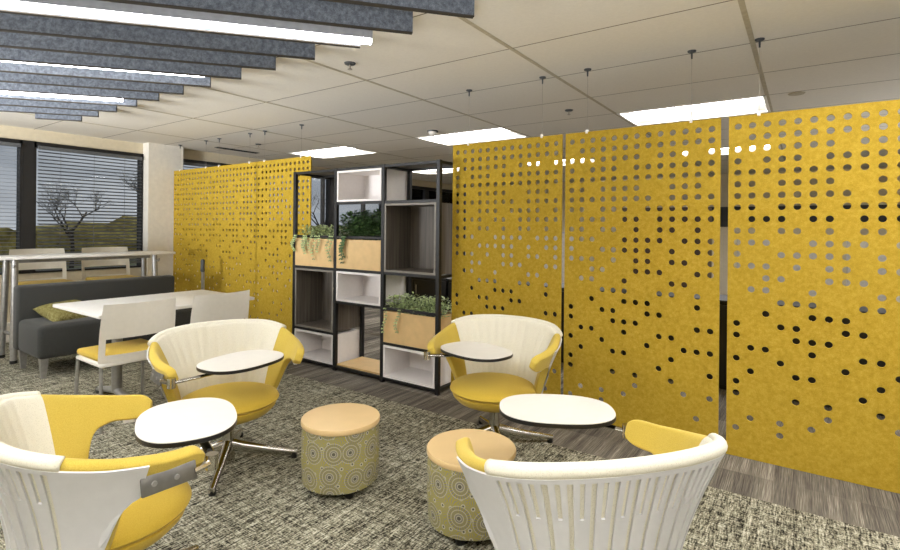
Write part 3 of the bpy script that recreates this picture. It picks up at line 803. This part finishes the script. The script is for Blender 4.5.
t = thing('meeting_table', 'low white rectangular table in front of the charcoal sofa', 'table', (-4.30, 2.04, 0))
obj('tabletop', box(NB(), (0, 0, .727), (.84, 1.18, .026), .006), 'white', t, 40)
for y in (-.30, .42):
    obj('column', tube(NB(), [(-.02, y, .07), (-.02, y, .71)], .036, 18), 'silver', t, 40)
    f = NB(); tube(f, [(-.34, y, .035), (-.02, y, .085), (.30, y, .035)], [.024, .034, .024], 12, True, (1, .8)); obj('foot', f, 'silver', t, 40)
    obj('mounting_plate', bx(NB(), -.3, .26, y-.05, y+.05, .70, .714), 'silver', t)
    for x in (-.33, .29): obj('caster', tube(NB(), [(x, y-.02, .027), (x, y+.02, .027)], .026, 16), 'edge', t, 40)

def chair_back_bm(w, z0, z1, slot0, slot1, lean=.05):
    bm = NB(); n = 16; hw = w/2; sl = hw-.035
    xs = sorted(set([-hw, -sl, sl, hw]+list(np.linspace(-sl, sl, n)))); zs = sorted(set([z0, slot0, slot1]+list(np.linspace(slot1, z1, 7))+list(np.linspace(z0, slot0, 3))))
    P = {}
    def V(x, z):
        k = (round(x, 5), round(z, 5))
        if k not in P:
            f = (z-z0)/(z1-z0); nar = 1.0 if z <= slot1 else 1-.05*((z-slot1)/(z1-slot1))**2
            P[k] = bm.verts.new((x*nar, .055*(x/hw)**2-.055-lean*f**1.4, z))
        return P[k]
    for a, b in zip(xs, xs[1:]):
        for c, d in zip(zs, zs[1:]):
            if -sl-1e-4 <= a and b <= sl+1e-4 and slot0-1e-4 <= c and d <= slot1+1e-4: continue
            bm.faces.new((V(a, c), V(b, c), V(b, d), V(a, d)))
    bmesh.ops.solidify(bm, geom=bm.faces[:], thickness=.016)
    return bm
def make_chair(name, label, cat, group, h, w, mat, foot=False):
    """front is +y"""
    t = thing(name, label, cat, (0, 0, 0), 0, group)
    b = obj('backrest', chair_back_bm(w, h-.02, h+.365, h+.03, h+.135), mat, t, 40); b.location = (0, -.2, 0)
    obj('seat_pad', box(NB(), (0, .02, h-.005), (w-.05, .42, .045), .02, None, 3), 'yellow_seat', t, 60)
    obj('seat_shell', box(NB(), (0, .0, h-.04), (w-.03, .42, .024), .01), mat, t, 40)
    hw = w/2-.03
    for sx in (-1, 1):
        obj('leg', tube(NB(), [(sx*hw, .20, h-.05), (sx*(hw+.012), .225, 0)], .0115, 10), 'silver', t, 40)
        obj('leg', tube(NB(), [(sx*hw, -.17, h-.05), (sx*(hw+.012), -.215, 0)], .0115, 10), 'silver', t, 40)
        obj('side_rail', tube(NB(), [(sx*hw, -.19, h-.045), (sx*hw, .2, h-.045)], .0115, 10), 'silver', t, 40)
    if foot:
        for y in (.215, -.2): obj('foot_bar', tube(NB(), [(-hw, y, .27), (hw, y, .27)], .010, 8), 'silver', t, 40)
    return t
c1 = make_chair('side_chair', 'white plastic chair with yellow seat at the near left of the low table', 'chair', 'white chairs at the low table', .47, .48, 'cwhite')
c1.location = (-3.93, 1.63, 0); c1.rotation_euler = (0, 0, R(90))
dup(c1, (-3.93, 2.22, 0), R(90), 'white plastic chair at the low table, half hidden behind the lounge chair')
s1 = make_chair('counter_stool', 'cream counter stool behind the tall table, at left under the dark window', 'stool', 'counter stools at the tall table', .71, .52, 'cplastic', True)
s1.location = (-6.78, 2.02, 0); s1.rotation_euler = (0, 0, R(-90))
dup(s1, (-6.78, 2.69, 0), R(-90), 'cream counter stool behind the tall table, the right one nearer the column')

t = thing('standing_table', 'tall narrow white table on splayed silver legs behind the sofa', 'table', (-6.46, 2.2, 0))
obj('tabletop', box(NB(), (0, -.02, 1.017), (.44, 1.93, .028), .006), 'white', t, 40)
for y in (-.56, .74):
    sg = -1 if y < 0 else 1
    for x0, x1 in ((-.18, -.13), (.19, .13)):
        l = obj('leg', tube(NB(), [(x0, y+sg*.02, 0), (x1, y, 1.0)], .028, 16), 'silver', t, 40)
        obj('foot_cap', lathe(NB(), [(0, 0), (.031, 0), (.031, .03), (0, .03)], 16, c=(x0, y+sg*.02)), 'edge', l)
    obj('cross_bar', tube(NB(), [(-.165, y, .26), (.175, y, .26)], .016, 12), 'silver', t, 40)
    hk = NB(); tube(hk, [(.135, y, .94), (.19, y+sg*.02, .93), (.205, y+sg*.02, .955)], .010, 8); obj('bag_hook', hk, 'silver', t, 40)
obj('under_beam', bx(NB(), -.03, .03, -.56, .74, .96, 1.003), 'silver', t)
t = thing('floor_post', 'slim grey post with rounded dark head in front of the gold panels', 'post', (-6.05, 3.38, 0))
obj('base', lathe(NB(), [(0, 0), (.11, 0), (.105, .012), (0, .014)], 28), 'greyd', t)
obj('pole', bx(NB(), -.018, .018, -.012, .012, .012, .82), 'silver', t)
obj('head', box(NB(), (0, -.005, .86), (.055, .04, .16), .018, None, 3), 'greyd', t, 60)

# ------------------------------------------------------------------ office bay behind the panels
def cabinet(x, y, label, h=.76, w_=.98, d=.45):
    t = thing('low_cabinet', label, 'cabinet', (x, y, 0), 0, 'black low cabinets behind the panels')
    obj('carcass', bx(NB(), -w_/2, w_/2, -d/2+.02, d/2, .03, h-.025), 'dark', t)
    obj('top', bx(NB(), -w_/2, w_/2, -d/2, d/2, h-.025, h, .004), 'dark', t)
    obj('plinth', bx(NB(), -w_/2+.03, w_/2-.03, -d/2+.05, d/2-.02, 0, .03), 'dark', t)
    for s in (-1, 1):
        dr = obj('door', bx(NB(), min(s*.006, s*(w_/2-.006)), max(s*.006, s*(w_/2-.006)), -d/2, -d/2+.018, .05, h-.04, .003), 'dark', t)
        obj('handle', tube(NB(), [(s*.05, -d/2-.015, h-.22), (s*.05, -d/2-.015, h-.1)], .005, 8), 'steel', dr)
for k in range(6): cabinet(-3.9+1.0*k, 5.05, 'black low cabinet glimpsed through the lower holes of the yellow panels')
t = thing('tall_cabinet', 'dark brown tall cabinet seen through the holes of the middle yellow panel', 'cabinet', (-1.73, 8.2, 0))
obj('carcass', bx(NB(), -.6, .6, -.24, .25, 0, 1.68), 'brown', t)
for s in (-1, 1): obj('door', bx(NB(), min(s*.004, s*.596), max(s*.004, s*.596), -.262, -.242, .06, 1.66, .003), 'brown', t)
for k, (x, y) in enumerate(((-6.3, 6.3), (-5.2, 6.3), (-4.1, 6.9), (-3.1, 6.9), (-.2, 7.4), (.9, 7.4))):
    t = thing('desk_partition', 'grey fabric desk partition in the office bay behind the shelf and panels', 'partition', (x, y, 0), 0, 'grey desk partitions')
    obj('screen', box(NB(), (0, 0, .70), (1.0, .05, 1.18), .012), 'partition', t)
    obj('top_cap', bx(NB(), -.5, .5, -.03, .03, 1.285, 1.305, .004), 'alu', t)
    for s in (-1, 1): obj('foot', bx(NB(), s*.4-.02, s*.4+.02, -.16, .16, 0, .115, .004), 'silver', t)
struct(obj('window_20', bx(NB(), -3.2, 1.6, YB-.03, YB-.001, 1.42, 1.82), 'wframe'))

# ------------------------------------------------------------------ outdoors
tag(obj('lawn', bx(NB(), -120, XW-.25, -60, 90, -.65, -.6), 'grass'), 'winter grass field outside the windows', 'grass', kind='stuff')
def hedge(x, y, L, h, label):
    bm = NB(); bmesh.ops.create_icosphere(bm, subdivisions=4, radius=1)
    for v in bm.verts:
        d = v.co.normalized(); n_ = 1+.22*math.sin(9*d.x+3*d.z+x)*math.sin(11*d.y+y)+random.uniform(-.1, .1); v.co = Vector((d.x*1.6*n_, d.y*L*n_, max(-.05, d.z*h*n_)))
    o = obj('hedge', bm, 'hedge', None, 180); o.location = (x, y, -.54); tag(o, label, 'hedge', 'hedges outside')
for (x, y, L, h, lab) in ((-26, -6, 5, 1.75, 'tall olive hedge outside, left of the other hedges'), (-30, 4, 7, 1.8, 'wide olive hedge outside behind the far left window'), (-34, 15, 8, 2.0, 'dark olive hedge outside behind the wide window'), (-40, 29, 9, 2.1, 'distant olive hedge outside beyond the column'), (-44, 46, 9, 2.2, 'distant olive hedge outside seen through the shelf')):
    hedge(x, y, L, h, lab)
def tree(x, y, h, label, seed):
    rnd = random.Random(seed); bm = NB()
    def br(p, d, L, r, lev):
        q = p+d*L*.5+Vector((rnd.uniform(-1, 1), rnd.uniform(-1, 1), 0))*L*.04; e = p+d*L
        tube(bm, [p, q, e], [r, r*.82, r*.62], 5 if lev < 2 else 3, lev == 0)
        if lev >= 6: return
        for k in range(3 if lev < 5 else 2):
            ax = Vector((rnd.uniform(-1, 1), rnd.uniform(-1, 1), rnd.uniform(-.2, .5))).normalized()
            nd = (d*.8+ax*.75+Vector((0, 0, .12))).normalized()
            br(p+d*L*rnd.uniform(.6, 1.0), nd, L*rnd.uniform(.6, .78), r*.54, lev+1)
    br(Vector((0, 0, 0)), Vector((0, 0, 1)), h*.25, h*.015, 0)
    o = obj('bare_tree', bm, 'bark'); o.location = (x, y, -.598); tag(o, label, 'tree', 'bare trees outside')
tree(-24, 1.6, 6.5, 'bare tree outside the far left window', 3)
tree(-27, 9.0, 6.8, 'bare spreading tree outside, left in the wide window', 5)
tree(-24, 11.5, 7.5, 'bare tree outside beside the column, right in the wide window', 8)
tree(-30, 26, 8, 'bare tree outside seen through the top left of the shelf', 11)
tree(-34, 40, 9, 'far bare tree outside seen through the top right of the shelf', 14)
